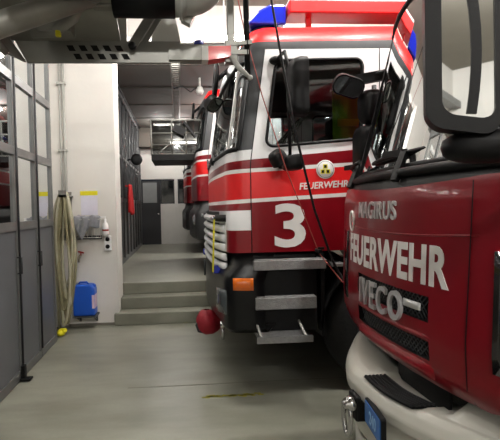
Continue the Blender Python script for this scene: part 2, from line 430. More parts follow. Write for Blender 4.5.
# canister shelf + canister
t = thing('canister_bracket', (wx(88), YW, wz(316)), 'grey metal wall bracket carrying the blue canister', 'bracket')
zs = wz(311)
MB(t.location).span((wx(77), YW - .24, zs - .018), (wx(99.5), YW, zs)).build('shelf_plate', 'trim', t)
for px in (81, 97): MB(t.location).bar((wx(px), YW - .2, zs - .02), (wx(px), YW - .012, zs - .11), .02, .012).span((wx(px) - .012, YW - .012, zs - .12), (wx(px) + .012, YW, zs)).build('support_arm', 'trim', t)
t = thing('blue_canister', (wx(87.5), YW - .12, zs), 'bright blue plastic jerrycan on a bracket low on the pier wall', 'canister')
x0, x1 = wx(77.5), wx(98)
poly = [(x0, 0), (x1, 0), (x1, .36), (x1 - .05, .415), (x0 + .02, .415), (x0, .38)]
MB(t.location).prism([(a, zs + .001 + b) for a, b in poly], ((0, YW - .22, 0), (1, 0, 0), (0, 0, 1), (0, 1, 0)), .2).build('canister_body', 'canblue', t, .022, seg=3)
MB(t.location).tube([(x0 + .06, YW - .12, zs + .41), (x0 + .08, YW - .12, zs + .44), (x0 + .17, YW - .12, zs + .44), (x0 + .19, YW - .12, zs + .41)], .013, 8).build('carry_handle', 'canblue', t)
MB(t.location).lathe([(.026, 0), (.026, .03), (0, .03)], (x1 - .03, YW - .12, zs + .385), (.6, 0, .75), 14).build('screw_cap', 'canblue', t)
MB(t.location).span((x1 - .002, YW - .2, zs + .1), (x1 + .002, YW - .06, zs + .28)).span((x1 - .035, YW - .2235, zs + .1), (x1, YW - .2205, zs + .28)).build('paper_label', 'pink', t)

# jacket, disc on the far gate
mb = MB()
mb.grid(lambda u, v: Vector((-1.08 + .07 * math.sin(PI * u) * (.35 + .65 * v) + .012 * math.sin(u * 14), 9.55 + (u - .5) * .45 * (.45 + .55 * min(1, v * 2.2)), 2.12 - .62 * v + .03 * math.cos(u * 9) * v)), 16, 12)
mb.span((-1.15, 9.52, 2.08), (-1.02, 9.56, 2.11))
j = mb.build('red_jacket', ['jacket'], None, solid=.03); tag(j, 'red jacket hanging on the dark gate leaves in the raised hall', 'jacket')
t = thing('round_disc', (-1.1, 10.1, 2.62), 'dark round disc on a short arm sticking out of the dark gate', 'disc')
MB(t.location).lathe([(0, -.03), (.11, -.03), (.13, -.01), (.13, .02), (.09, .04), (0, .04)], (-.95, 10.1, 2.72), (.25, -1, 0), 22).build('disc', 'black', t)
MB(t.location).tube([(-1.15, 10.12, 2.72), (-.97, 10.12, 2.72)], .02, 8).build('arm', 'black', t)

# cable tray on the rear ceiling
t = thing('cable_tray', (0, 9, 3.82), 'perforated metal cable tray running along the dark rear ceiling', 'cable tray')
mb = MB(t.location)
for x in (-.09, .05): mb.span((x - .012, YS + .5, 3.84), (x + .012, 12.6, 3.90))
for k in range(54): mb.span((-.09, YS + .55 + k * .11, 3.845), (.05, YS + .59 + k * .11, 3.855))
mb.build('tray', 'steel', t)
for k in range(4): MB(t.location).span((-.03, 6.9 + 1.3 * k, 3.85), (-.01, 6.92 + 1.3 * k, CZ2)).build('hanger', 'steel', t)
t = thing('ceiling_detector', (.42, 8.2, 3.70), 'small bell shaped detector under the rear ceiling above the ladder truck', 'detector')
MB(t.location).lathe([(0, .0), (.05, .0), (.075, .05), (.05, .13), (.02, .15), (.02, CZ2 - 3.70)], (.42, 8.2, 3.70), n=16).build('bell', 'lgrey', t)
MB(t.location).tube([(.42, 8.2, 3.86), (.25, 8.2, 3.74), (.1, 8.2, 3.85), (-.06, 8.2, 3.80)], .012, 6).build('lead', 'black', t)

# floor paint marks
fp = MB()
rnd = random.Random(3)
for k in range(26):
    x = .17 + .5 * k / 26 + rnd.uniform(-.01, .01); y = 3.66 + .02 * k / 26 + rnd.uniform(-.02, .02)
    s = rnd.uniform(.012, .03)
    fp.prism([(s * 1.4 * math.cos(a) * rnd.uniform(.5, 1), s * math.sin(a) * rnd.uniform(.5, 1)) for a in [2 * PI * q / 7 for q in range(7)]], ((x, y, 0), (1, 0, 0), (0, 1, 0), (0, 0, 1)), .0015)
f_ = fp.build('floor_marking', 'paintmark'); tag(f_, 'flaking strip of yellow paint on the concrete floor', 'floor marking')
struct('trim_6', MB().span((-.5, 3.93, 0), (6, 3.945, .0012)).span((-1.5, 1.95, 0), (6, 1.962, .0012)), 'plinth')

# ------------------------------------------------------------------ truck kit
def shell(mb, nc, nr, P, cell, smooth=True):
    for i in range(nc - 1):
        for j in range(nr - 1):
            c = cell(i, j)
            if c is None: continue
            mb.add([P(i, j), P(i + 1, j), P(i + 1, j + 1), P(i, j + 1)], [(0, 1, 2, 3)], c, smooth)

def window_cell(P4, inset, r, mb, mi, off=Vector((0, 0, 0)), nseg=6):
    """surround with a rounded hole filling the quad P4 (a,b,c,d); returns inner loop"""
    a, b, c, d = P4
    w = ((b - a).length + (c - d).length) / 2; h = ((d - a).length + (c - b).length) / 2
    f = lambda x, y: (a * (1 - x / w) * (1 - y / h) + b * (x / w) * (1 - y / h) + c * (x / w) * (y / h) + d * (1 - x / w) * (y / h))
    inn = []; out = []
    R = r + inset
    for cx, cy, a0 in ((w - R, h - R, 0), (R, h - R, 90), (R, R, 180), (w - R, R, 270)):
        for k in range(2 * nseg + 1):
            t = math.radians(a0 + 90 * k / (2 * nseg)); co, s = math.cos(t), math.sin(t)
            inn.append(f(cx + r * co, cy + r * s)); q = R / max(abs(co), abs(s)); out.append(f(cx + q * co, cy + q * s))
    n = len(inn)
    mb.add(out + inn, [(i, (i + 1) % n, n + (i + 1) % n, n + i) for i in range(n)], mi)
    return inn

def wheel(root, x, y, side, r=.52, w=.3):
    prof = [(r * .55, -w / 2), (r * .9, -w / 2), (r, -w / 2 + .05), (r, w / 2 - .05), (r * .9, w / 2), (r * .55, w / 2)]
    o = MB().lathe(prof, (x, y, r), (0, side, 0), 40).build('tyre', 'rubber', root)
    hb = MB().lathe([(r * .56, -w / 2), (r * .56, w / 2 - .03), (r * .5, w / 2 - .02), (r * .42, w / 2 - .1), (r * .2, w / 2 - .08), (r * .18, w / 2 + .02), (0, w / 2 + .02)], (x, y, r), (0, side, 0), 32)
    for k in range(10):
        a = 2 * PI * k / 10; hb.lathe([(0, w / 2 - .06), (.02, w / 2 - .06), (.02, w / 2 - .10)], (x + r * .3 * math.cos(a), y, r + r * .3 * math.sin(a)), (0, side, 0), 8)
    hb.build('wheel_rim', 'trim', o)
    return o

def mirror_box(root, name, c, w, h, dep, n, r=.05, gm='mirror', rim=.012, tilt=0.):
    """housing with glass on the side facing n"""
    n = Vector(n).normalized(); a = Vector((0, 0, 1)).cross(n).normalized(); b = n.cross(a)
    a2 = a * math.cos(tilt) + b * math.sin(tilt); b2 = b * math.cos(tilt) - a * math.sin(tilt)
    c = Vector(c); mb = MB()
    P = rrect(w, h, r); k = len(P)
    layers = [(1., 0), (1.0, -.4), (.92, -.8), (.7, -1)]
    vs = []
    for s, q in layers: vs += [c + a2 * p[0] * s + b2 * p[1] * s + n * dep * q for p in P]
    fs = [(l * k + i, l * k + (i + 1) % k, (l + 1) * k + (i + 1) % k, (l + 1) * k + i) for l in range(len(layers) - 1) for i in range(k)]
    fs.append(tuple(range((len(layers) - 1) * k, len(layers) * k)))
    mb.add(vs, fs, 0, True)
    sx = (w - 2 * rim) / w; sy = (h - 2 * rim) / h
    mb.ring(P, [(p[0] * sx, p[1] * sy) for p in P], (c, a2, b2, n), .006)
    ob = mb.build(name, 'black', root)
    MB().prism([(p[0] * sx, p[1] * sy) for p in P], (c, a2, b2, n), .002).build('mirror_glass', gm, ob)
    return ob

# ------------------------------------------------------------------ big red and white truck (number 3) and its relatives
def make_truck(loc, label, hero=True, spec='three'):
    T = thing('fire_truck', loc, label, 'fire truck')
    W = 1.2; L = 2.9
    sidex = [L, 2.72, 2.6, 1.50, 1.34, 1.19, .345, .25]
    base = [(x, -W) for x in sidex]
    for k in range(1, 6):
        a = PI / 2 * k / 6; base.append((.25 - .2 * math.sin(a) ** .8, -.95 - .25 * math.cos(a) ** .8))
    fy = [-.95, -.7, -.45, -.15]
    base += [(.05 * (y / .95) ** 2, y) for y in fy]
    base = base + [(x, -y) for x, y in reversed(base)]
    NC = len(base)
    sq = list(base)                    # squarer corners low down
    for k in range(1, 6):
        a = PI / 2 * k / 6; q = (.25 - .2 * math.sin(a) ** .45, -.95 - .25 * math.cos(a) ** .45)
        sq[7 + k] = q; sq[NC - 8 - k] = (q[0], -q[1])
    zt = [(1.22, 0), (1.405, .0), (1.565, .02), (1.62, .045), (1.652, .045), (1.868, .045), (1.90, .045), (1.965, .08), (2.05, .07), (2.80, .02), (2.885, .01), (2.945, .02), (3.08, .02)]
    NR = len(zt)
    def P(i, j):
        x, y = base[i]; z, tl = zt[j]
        z += tl * min(x, 1.6)
        if j <= 2 and 8 <= i <= NC - 9:
            x, y = sq[i]
        k = max(0, min(1, (1.5 - x) / 1.17)); up = max(0, z - 1.95)
        xx = x + .15 * up * k
        yy = y * (1 - .022 * up)
        if z > 2.95:
            q = (z - 2.95) / .13; yy *= 1 - .04 * q; xx += .06 * q if x < 2 else 0
        return Vector((xx, yy, z))
    iF0, iF1 = 8, NC - 1 - 8          # corner arc starts / ends
    WIN = 8                           # row index of side glass
    far = lambda i: i > NC // 2
    body = MB()
    # materials: 0 white 1 dark red 2 neon 3 foil 4 trim 5 black
    def cell(i, j):
        ii = min(i, NC - 2 - i)       # mirrored column
        front = ii >= 7
        if j == WIN:
            if ii in (2, 5): return None
            if ii >= 9: return None   # windscreen
            if ii in (7, 8): return 4
            return 0
        if j in (0,):
            return 0 if ii >= 12 and spec == 'three' else 1
        if spec == 'far' and j < 3: return 1
        if j == 1:
            return 1 if ii < 7 else 0
        if j == 2: return 1
        if j == 3: return 3
        if j == 4: return 2
        if j == 5: return 3
        if j == 6: return 1
        if j == 7: return 0 if ii < 7 or spec == 'three' else 0
        if j == 9: return 4 if ii >= 7 else 0
        if j == 10: return 4
        if j == 11: return 2
        return 0
    shell(body, NC, NR, P, cell)
    top = [P(i, NR - 1) for i in range(NC)]
    body.add(top, [tuple(range(NC))], 1)
    body.add([P(0, 0), P(NC - 1, 0), P(NC - 1, NR - 1), P(0, NR - 1)], [(0, 1, 2, 3)], 1)
    frames = []
    for i in (2, 5, NC - 2 - 2, NC - 2 - 5):
        q = [P(i, WIN), P(i + 1, WIN), P(i + 1, WIN + 1), P(i, WIN + 1)]
        frames.append((i, window_cell(q, .012, .07, body, 0)))
    cab = body.build('cab', ['white', 'dred', 'neon', 'foil', 'trim', 'black'], T)
    for i, loop_ in frames:
        MB().tube(loop_ + loop_[:1], .014, 6, caps=False).build('window_seal', 'black', cab)
        s = -1 if not far(i) else 1
        MB().add([p + Vector((0, -s * .006, 0)) for p in loop_], [tuple(range(len(loop_)))]).build('side_window', 'trans', cab)
    # windscreen
    a, b = 9, NC - 1 - 9
    ws = MB()
    rows = [0, .05, .5, .95, 1]
    def PW(i, v): return P(i, WIN).lerp(P(i, WIN + 1), v)
    for i in range(a, b): ws.add([PW(i, 0), PW(i + 1, 0), PW(i + 1, 1), PW(i, 1)], [(0, 1, 2, 3)], 0, True)
    ws.build('windscreen', 'wscreen', T)
    edge = [PW(i, .02) for i in range(a, b + 1)] + [PW(i, .98) for i in range(b, a - 1, -1)]
    MB().tube(edge + edge[:1], .022, 6, caps=False).build('windscreen_seal', 'black', T)
    # interior
    inn = MB().span((.45, -1.1, 1.25), (2.85, 1.1, 1.3)).span((2.78, -1.1, 1.3), (2.84, 1.1, 2.9)).span((.3, -1.05, 1.3), (.62, 1.05, 1.98))
    inn.span((.6, -1.1, 2.86), (2.84, 1.1, 2.9))
    inn.build('cab_lining', 'interior', T)
    for y in (-.68, .68):
        s = MB().span((1.0, y - .26, 1.5), (1.5, y + .26, 1.75)).box((1.5, y, 2.1), (.14, .5, .75), R=Matrix.Rotation(.15, 3, 'Y')).box((1.6, y, 2.57), (.1, .28, .2))
        s.build('seat', 'seat', T, .03)
    sw = MB()
    R = Matrix.Rotation(math.radians(-50), 3, 'Y')
    cc = Vector((.68, -.62, 2.24))
    ring = [cc + R @ Vector((.23 * math.cos(2 * PI * k / 28), .23 * math.sin(2 * PI * k / 28), 0)) for k in range(29)]
    sw.tube(ring, .016, 8, caps=False).tube([cc, cc + R @ Vector((0, 0, -.3))], .03, 8)
    for k in (0, 2.1, 4.2): sw.bar(cc, cc + R @ Vector((.23 * math.cos(k), .23 * math.sin(k), 0)), .03, .015)
    sw.build('steering_wheel', 'black', T)
    if spec == 'three':
        jk = MB().grid(lambda u, v: Vector((1.27 + .30 * u, -.30 + .02 * math.sin(9 * u) - .05 * math.sin(PI * u), 2.78 - .62 * v)), 10, 10)
        vest = jk.build('hanging_vest', 'lime', T, solid=.03)
        MB().span((1.29, -.385, 2.40), (1.55, -.365, 2.47)).build('reflective_band', 'yellow', vest)
    # underbody / body behind the cab
    MB().span((.35, -.55, .55), (6.6, .55, .95)).build('chassis', 'black', T)
    bd = MB().span((3.0, -1.22, 1.0), (6.9, 1.22, 3.05), 0)
    bd.build('equipment_body', 'dred', T, .02)
    for k in range(3):
        sh = MB()
        for q in range(22): sh.span((3.15 + 1.25 * k, -1.232, 1.15 + .08 * q), (4.25 + 1.25 * k, -1.215, 1.22 + .08 * q))
        sh.build('roller_shutter', 'lgrey', T)
    for s in (-1, 1):
        wheel(T, 1.44, s * 1.0, s); wheel(T, 5.4, s * 1.0, s)
    # mud guard around the front wheel
    for s in (-1, 1):
        arc = [(1.44 + .62 * math.cos(a), .55 + .62 * math.sin(a)) for a in [PI * (.0 + k / 12) for k in range(13)]]
        mg = MB()
        for k in range(12):
            (x0, z0), (x1, z1) = arc[k], arc[k + 1]
            mg.add([(x0, s * .82, z0), (x1, s * .82, z1), (x1, s * 1.19, z1), (x0, s * 1.19, z0)], [(0, 1, 2, 3)], 0, True)
        mg.span((.86, s * .8, .5), (.83, s * 1.19, 1.2)).span((2.15, s * .82, .95), (2.9, s * 1.19, 1.22))
        mg.build('mudguard', 'black', T, solid=.02)
    # bumper: shell following the plan
    def bplan(off, zs, mi=0, cut=8, name='bumper', m='gloss', z_shift=None):
        mb = MB(); idx = range(6, NC - 6)
        pts = []
        for i in idx:
            x, y = sq[i]
            n = Vector((x - .5, y * .45)).normalized() if 8 <= i <= NC - 9 else Vector((0, math.copysign(1, y)))
            pts.append((Vector((x, y)) + Vector((n.x * off, n.y * off * .5))))
        n_ = len(pts)
        vs = [];
        for dz, ins in zs: vs += [Vector((p.x + ins, p.y * (1 - ins * .35), dz)) for p in pts]
        fs = [(l * n_ + i, l * n_ + i + 1, (l + 1) * n_ + i + 1, (l + 1) * n_ + i) for l in range(len(zs) - 1) for i in range(n_ - 1)]
        mb.add(vs, fs, mi, True)
        return mb, pts
    mb, bp = bplan(.055, [(.62, .10), (.56, .03), (.60, .0), (.98, .0), (1.05, .02), (1.10, .07), (1.23, .1)])
    bm_ = mb.build('bumper', 'bumperblack' if spec == 'three' else 'bumperdark', T, solid=.03)
    if spec == 'far':
        for s in (-1, 1): MB().ball((.03, s * .98, .9), (.06, .12, .1)).build('headlamp', 'headl', T)
    if spec == 'three':
        # headlamp, white front grille with slats
        for s in (-1, 1):
            hl = MB().grid(lambda u, v: Vector((.035 + .11 * u * u + .015, s * (.80 + .34 * u), 1.475 + .06 * v)) + Vector((-.07, 0, 0)), 6, 2)
            h = hl.build('headlamp', 'black', T, solid=.03)
            MB().ball((-.045, s * .88, 1.505), (.02, .06, .022)).build('lamp_lens', 'headl', h)
        g = MB()
        for k in range(6):
            z = 1.05 + .082 * k
            g.grid(lambda u, v: Vector((-.035 * (1 - (2 * u - 1) ** 6) + .05 * (2 * u - 1) ** 2 - .03 * math.sin(PI * v) * (1 - (2 * u - 1) ** 8), -.99 + 1.98 * u, z + .066 * v)), 24, 4)
        g.build('grille', 'white', T, solid=.02)
        gp = MB().grid(lambda u, v: Vector((-.02 + .05 * ((u - .5) * 1.7) ** 2, -.86 + 1.72 * u, 1.03 + .53 * v)), 12, 1)
        gp.build('grille_back', 'black', T)
        if spec == 'three':
            MB().bar((-.05, -.84, 1.02), (-.03, -.85, 1.5), .06, .012).build('yellow_strap', 'yellow', T)
        for s in (-1, 1):
            MB().box((.0, s * .80, 1.04), (.1, .1, .075)).build('front_blue_lamp', 'bluelamp', T, .012)
        # amber side marker on the corner, fog lamp, tow hooks
        for s in (-1, 1):
            mk = MB().grid(lambda u, v: Vector((.085 + .165 * u, s * (1.243 - .03 * (1 - u) ** 3), .915 + .10 * v)), 6, 2)
            mk.build('amber_marker', 'orange', T, solid=.02)
            fg = MB().grid(lambda u, v: Vector((-.035 + .07 * u * u, s * (.98 + .19 * u), .71 + .2 * v)), 4, 3)
            f = fg.build('fog_lamp', 'foglens', T, solid=.02)
            hk = MB().lathe([(.0, -.02), (.035, -.02), (.035, .02), (0, .02)], (.02, s * .93, .56), (1, 0, 0), 12)
            hk.tube([(.02, s * .93, .55), (.02, s * .93, .43)], .014, 8)
            hk.build('tow_pin', 'chrome', T)
    # steps on the near and far side
    for s in (-1, 1):
        y0, y1 = s * .98, s * 1.24
        MB().span((.25, s * .8, .55), (.80, s * 1.19, 1.2)).build('step_box', 'black', T, .02)
        for za, zb, xa, xb in ((1.075, 1.165, .255, .86), (.75, .86, .265, .775)):
            MB().span((xa, y0, za), (xb, y1, zb - .01)).span((xa + .01, y0, zb - .01), (xb - .01, y1 - s * .01, zb)).build('entry_step', 'tread', T, .008)
        MB().span((.90, y0, 1.09), (1.01, y1 + s * .01, 1.12)).build('step_bracket', 'tread', T, .005)
        if s < 0:
            fo = MB().span((.27, -1.36, .53), (.68, -1.06, .555), 0)
            for k in range(9): fo.span((.29, -1.35 + .032 * k, .555), (.66, -1.337 + .032 * k, .562), 0)
            fo.span((.25, -1.375, .515), (.70, -1.355, .565))
            fo.build('folding_step', 'tread', T)
            for x in (.29, .65):
                MB().bar((x, -1.34, .55), (x - .03, -1.05, .72), .018, .018).build('folding_step_arm', 'steel', T)
    # mirrors on the near side
    for s in (-1, 1):
        ym = s * 1.40
        arm = MB()
        arm.tube([(.48, s * 1.16, 2.80), (.5, ym, 2.79), (.52, ym, 2.7), (.53, ym, 2.0), (.5, s * 1.22, 1.93)], .014, 8)
        arm.ball((.48, s * 1.19, 2.79), (.06, .05, .035)).ball((.5, s * 1.22, 1.93), .03)
        arm.build('mirror_arm', 'black', T)
        mirror_box(T, 'main_mirror', (.63, s * 1.46, 2.50), .16, .44, .12, (1, s * -.15, 0), .05)
        mirror_box(T, 'wide_mirror', (.6, s * 1.38, 1.94), .20, .12, .12, (1, 0, .1), .045)
        mirror_box(T, 'kerb_mirror', (.46, s * 1.38, 1.94), .13, .13, .10, (.5, s * -.2, -.7), .05)
    # front mirror with open bracket on the far corner
    fm = MB()
    rg = [Vector((.045 + .09 * math.sin(a) * .16, -.42 + .13 * math.cos(a), 2.84 + .16 * math.sin(a))) for a in [2 * PI * k / 24 for k in range(25)]]
    fm.tube(rg, .022, 8, caps=False)
    for k in range(0, 24, 4): fm.tube([(.045, -.42, 2.84), rg[k]], .012, 6)
    fm.tube([(.045, -.42, 2.84), (.2, -.40, 2.98)], .022, 8)
    fm.build('visor_bracket', 'black', T)
    mirror_box(T, 'front_mirror', (.03, -.46, 2.60), .2, .16, .08, (.5, -.4, -.6), .06)
    MB().ball((.03, -.28, 2.07), (.05, .07, .05)).tube([(.03, -.28, 2.07), (.04, -.1, 2.25)], .015, 6).build('wiper_mount', 'black', T)
    # wipers
    for y in (-.55, .25):
        MB().bar((.0, y, 2.04), (.03, y + .55, 2.2), .02, .015).tube([(.03, y + .1, 2.10), (.06, y + .75, 2.2)], .012, 6).build('wiper', 'black', T)
    # roof: blue beacons, red bar
    for s in ((-1, 1) if spec == 'three' else ()):
        b0 = MB().lathe([(0, 0), (.12, 0), (.13, .06), (.1, .1), (0, .1)], (.45, s * .85, 3.07), n=20)
        b0.build('beacon_base', 'trim', T)
        bl = MB()
        pr = [(-.16, 0), (.17, 0), (.17, .17), (.03, .17), (-.07, .12), (-.15, .03)]
        bl.prism([(p_[0] + .45, 3.165 + p_[1]) for p_ in pr], ((0, s * .85 - .15, 0), (1, 0, 0), (0, 0, 1), (0, 1, 0)), .3)
        bl.build('blue_beacon', 'blue', T, .03, seg=3)
    for s in ((-1, 1) if spec == 'three' else ()):
        rb = MB().span((.63, s * .95 - .12, 3.235), (2.7, s * .95 + .12, 3.345))
        rb.span((.8, s * .95 - .02, 3.0), (.85, s * .95 + .02, 3.24)).span((2.4, s * .95 - .02, 3.0), (2.45, s * .95 + .02, 3.24))
        rb = rb.build('roof_bar', 'neon', T, .012)
        MB().span((.64, s * .95 - .1, 3.347), (2.69, s * .95 + .1, 3.37)).build('roof_bar_cover', 'foil', rb)
    # door seams
    for i in (7, 4, 1):
        for q in (i, NC - 1 - i):
            pl = [P(q, j) + Vector((0, math.copysign(.001, base[q][1]), 0)) for j in range(0, NR - 2)]
            MB().tube(pl, .004, 5).build('door_seam', 'black', cab)
    if spec == 'three':
        ysd = -W - .003
        v, f = text_mesh('FEUERWEHR', .415, .056, .02, .002, .12)
        MB().add([(.655 + a, ysd - d, 1.70 + .045 * (.655 + a) + b) for a, b, d in v], f).build('door_lettering', 'foil', T)
        v, f = text_mesh('3', .262, .365, .02, .002)
        MB().add([(.44 + a, ysd - d, 1.255 + b) for a, b, d in v], f).build('number_three', 'foil', T)
        c = (.875, ysd, 1.895)
        em = MB().lathe([(0, .003), (.076, .003), (.078, 0)], c, (0, -1, 0), 28)
        e = em.build('round_emblem', 'foil', T)
        MB().lathe([(.066, .004), (.069, .004), (.069, .0035), (.066, .0035)], c, (0, -1, 0), 28).build('emblem_ring', 'trim', e)
        for dx, dz in ((-.002, .024), (-.024, -.018), (.02, -.018)):
            sq = MB().box((c[0] + dx, ysd - .005, c[2] + dz), (.038, .002, .036), 0).box((c[0] + dx, ysd - .0062, c[2] + dz), (.022, .001, .024), 1)
            sq.build('emblem_square', ['yellow', 'black'], e)
        MB().lathe([(0, .004), (.032, .004)], (.1, -.86, 2.12), (-1, -.7, 0), 16).build('green_sticker', 'green', T)
    return T

T3 = make_truck((.335, 4.78, 0), 'red and white fire truck with a large white number 3 on its door')
# ---- the far trucks on the raised floor
T2 = make_truck((.24, 8.55, UP), 'ladder truck on the raised floor just beyond truck 3, cage in front', spec='far')
T1 = copy_tree(T2); T1.location = (.12, 12.0, UP)
T1['label'] = 'farthest red fire truck on the raised floor near the back partition'
# cage of the far ladder truck
o2 = Vector(T2.location)
cg = MB(o2)
x0, x1, y0, y1, z0, z1 = -.47, .14, 7.75, 8.75, 2.54, 3.14
for z in (z0, z0 + .17, z0 + .37, z1):
    cg.tube([(x0, y0, z), (x1 + .3, y0, z)], .014, 6).tube([(x0, y1, z), (x1 + .3, y1, z)], .014, 6).tube([(x0, y0, z), (x0, y1, z)], .014, 6)
for x in (x0, x0 + .36, x1, x1 + .3):
    for y in (y0, y1): cg.tube([(x, y, z0), (x, y, z1)], .014, 6)
cg.tube([(x0 + .1, y0, z0), (x0 + .3, y0, z0 + .17)], .012, 6).tube([(x0 + .62, y0, z0), (x0 + .42, y0, z0 + .17)], .012, 6)
cage = cg.build('rescue_cage', 'steel', T2)
MB(o2).span((x0, y0 - .02, z0 - .1), (x1 + .3, y1, z0)).build('cage_floor', 'black', cage)
MB(o2).span((x0 + .02, y0 + .01, z0 + .02), (x1 + .28, y0 + .014, z1 - .02)).build('cage_panel', 'wiremesh', cage)
MB(o2).box((.02, y0 - .1, z1 - .2), (.22, .12, .12), R=Matrix.Rotation(.5, 3, 'Y')).bar((.1, y0 - .08, z1 - .05), (.3, y0 - .05, z1 - .3), .04, .04).build('cage_controls', 'black', cage)
MB(o2).bar((.05, 8.3, z1 - .1), (5.5, 8.4, z1 + .35), .5, .22).build('ladder_boom', 'lgrey', T2)

# red cover on the front hitch of truck 3
def bagP(u, v):
    a = 2 * PI * u; r = (.128 + .016 * math.cos(3 * a) + .012 * math.sin(5 * a + 4 * v)) * (math.sin(PI * min(1, v * .93 + .06)) ** .45)
    return Vector((.25 + 1.0 * r * math.cos(a) + .02 * (1 - v), 4.46 + r * math.sin(a), .32 + .24 * v))
t = thing('red_hitch_cover', (.25, 4.46, .32), 'lumpy dark red cover bag hanging on the bumper of truck 3', 'bag')
mb = MB(t.location).grid(bagP, 22, 14)
mb.build('cover_bag', 'bag', t)
MB(t.location).tube([(.19, 4.40, .50), (.14, 4.38, .42), (.16, 4.38, .36), (.22, 4.40, .34)], .012, 8).build('cover_strap', 'trim', t)

# ------------------------------------------------------------------ the near red truck with the lettered front
IX, IY = .925, 1.965
I = thing('fire_truck', (IX, IY, 0), 'dark red fire truck in the foreground with white bumper and lettered nose', 'fire truck')
HW = 1.06
rz = [.88, .93, .975, .985, 1.06, 1.085, 1.135, 1.235, 1.29, 1.45, 1.6, 1.675, 1.76, 2.68, 2.80, 2.90]
def sx(z):
    if z < .93: return .05 - (z - .88) * .8
    if z < 1.1: return .01 - .01 * (z - .93) / .17
    if z < 1.675: return .035 * (z - 1.1)
    return .02 + .05 * min(1, (z - 1.675) / .085) + .22 * (z - 1.675)
ycs = [0, .16, .335, .45, .56, .75, .88]
half = [(.2 * y * y, y) for y in ycs]
for k in range(1, 7):
    a = PI / 2 * k / 6; half.append((.155 + .02 * k / 6 + .18 * (1 - math.cos(a)), .88 + (HW - .88) * math.sin(a)))
half += [(.5, HW), (.75, HW), (1.5, HW), (1.95, HW)]
full = [(x, y) for x, y in reversed(half)] + [(x, -y) for x, y in half[1:]]
NI = len(full); MID = len(half) - 1
def PI_(i, j, z=None):
    x, y = full[i]; z = rz[j] if z is None else z
    k = max(0, min(1, (1.6 - x) / 1.1))
    if z < .95 and abs(y) > .56: z += .06 * (.95 - z) / .07
    if 1.6 < z < 1.7: z += -.008 + .028 * min(1, (y / .6) ** 2)
    up = max(0, z - 1.7)
    yy = y * (1 - .05 * up - .05 * min(1, up / .06)); xx = x + sx(z) * k + .05 * min(1, up / .35) * min(1, abs(y) / HW) ** 3 * k
    if z > 2.7: q = (z - 2.7) / .2; xx += .12 * q * q * k; yy *= 1 - .06 * q * q
    return Vector((xx, yy, z))
def front(y, z):
    return .2 * y * y + sx(z)
ib = MB()
def icell(i, j):
    y = (full[i][1] + full[i + 1][1]) / 2; x = (full[i][0] + full[i + 1][0]) / 2
    z = (rz[j] + rz[j + 1]) / 2
    if abs(y) < .335 and x < .2 and (.985 < z < 1.06 or 1.135 < z < 1.235): return None
    if 1.675 < z < 1.76 and x < .36: return 1
    if 1.76 < z < 2.68:
        if x < .2: return None
        if x < .36: return 1
        if .75 < x < 1.5: return None
    return 0
shell(ib, NI, len(rz), PI_, icell)
ib.add([PI_(i, len(rz) - 1) for i in range(NI)], [tuple(range(NI))], 0)
ib.add([PI_(0, 0), PI_(NI - 1, 0), PI_(NI - 1, len(rz) - 1), PI_(0, len(rz) - 1)], [(0, 1, 2, 3)], 0)
icab = ib.build('cab', ['nose', 'black'], I)
# glazing
g0 = MB()
idx = [i for i in range(NI) if full[i][0] < .2]
for a in range(len(idx) - 1):
    i = idx[a]
    for k in range(4):
        za, zb = 1.76 + .92 * k / 4, 1.76 + .92 * (k + 1) / 4
        g0.add([PI_(i, 0, za), PI_(i + 1, 0, za), PI_(i + 1, 0, zb), PI_(i, 0, zb)], [(0, 1, 2, 3)], 0, True)
g0.build('windscreen', 'wscreen2', I)
ed = [PI_(i, 0, 1.765) for i in idx] + [PI_(i, 0, 2.675) for i in reversed(idx)]
MB().tube(ed + ed[:1], .016, 6, caps=False).build('windscreen_seal', 'black', I)
for q in ((1, 2), (NI - 3, NI - 2)):
    pass
for s in (-1, 1):
    i = [k for k in range(NI - 1) if {full[k][0], full[k + 1][0]} == {.75, 1.5} and full[k][1] * s > 0][0]
    MB().add([PI_(i, 0, 1.76), PI_(i + 1, 0, 1.76), PI_(i + 1, 0, 2.68), PI_(i, 0, 2.68)], [(0, 1, 2, 3)]).build('side_window', 'wscreen', I)
# inside
MB().span((.42, -1, 1.0), (1.9, 1, 1.05)).span((1.8, -1, 1.05), (1.88, 1, 2.75)).span((.32, -.95, 1.3), (.6, .95, 1.66)).build('cab_lining', 'interior', I)
for y in (-.55, .55):
    MB().span((.85, y - .26, 1.25), (1.35, y + .26, 1.45)).box((1.38, y, 1.85), (.14, .5, .8), R=Matrix.Rotation(.12, 3, 'Y')).box((1.45, y, 2.35), (.1, .28, .2)).build('seat', 'seat', I, .03)
sw = MB(); cc = Vector((.66, -.52, 1.78)); R = Matrix.Rotation(math.radians(-35), 3, 'Y')
ring = [cc + R @ Vector((.22 * math.cos(2 * PI * k / 28), .22 * math.sin(2 * PI * k / 28), 0)) for k in range(29)]
sw.tube(ring, .015, 8, caps=False).tube([cc, cc + R @ Vector((0, 0, -.3))], .03, 8)
for k in (0, 2.1, 4.2): sw.bar(cc, cc + R @ Vector((.22 * math.cos(k), .22 * math.sin(k), 0)), .03, .015)
sw.build('steering_wheel', 'black', I)
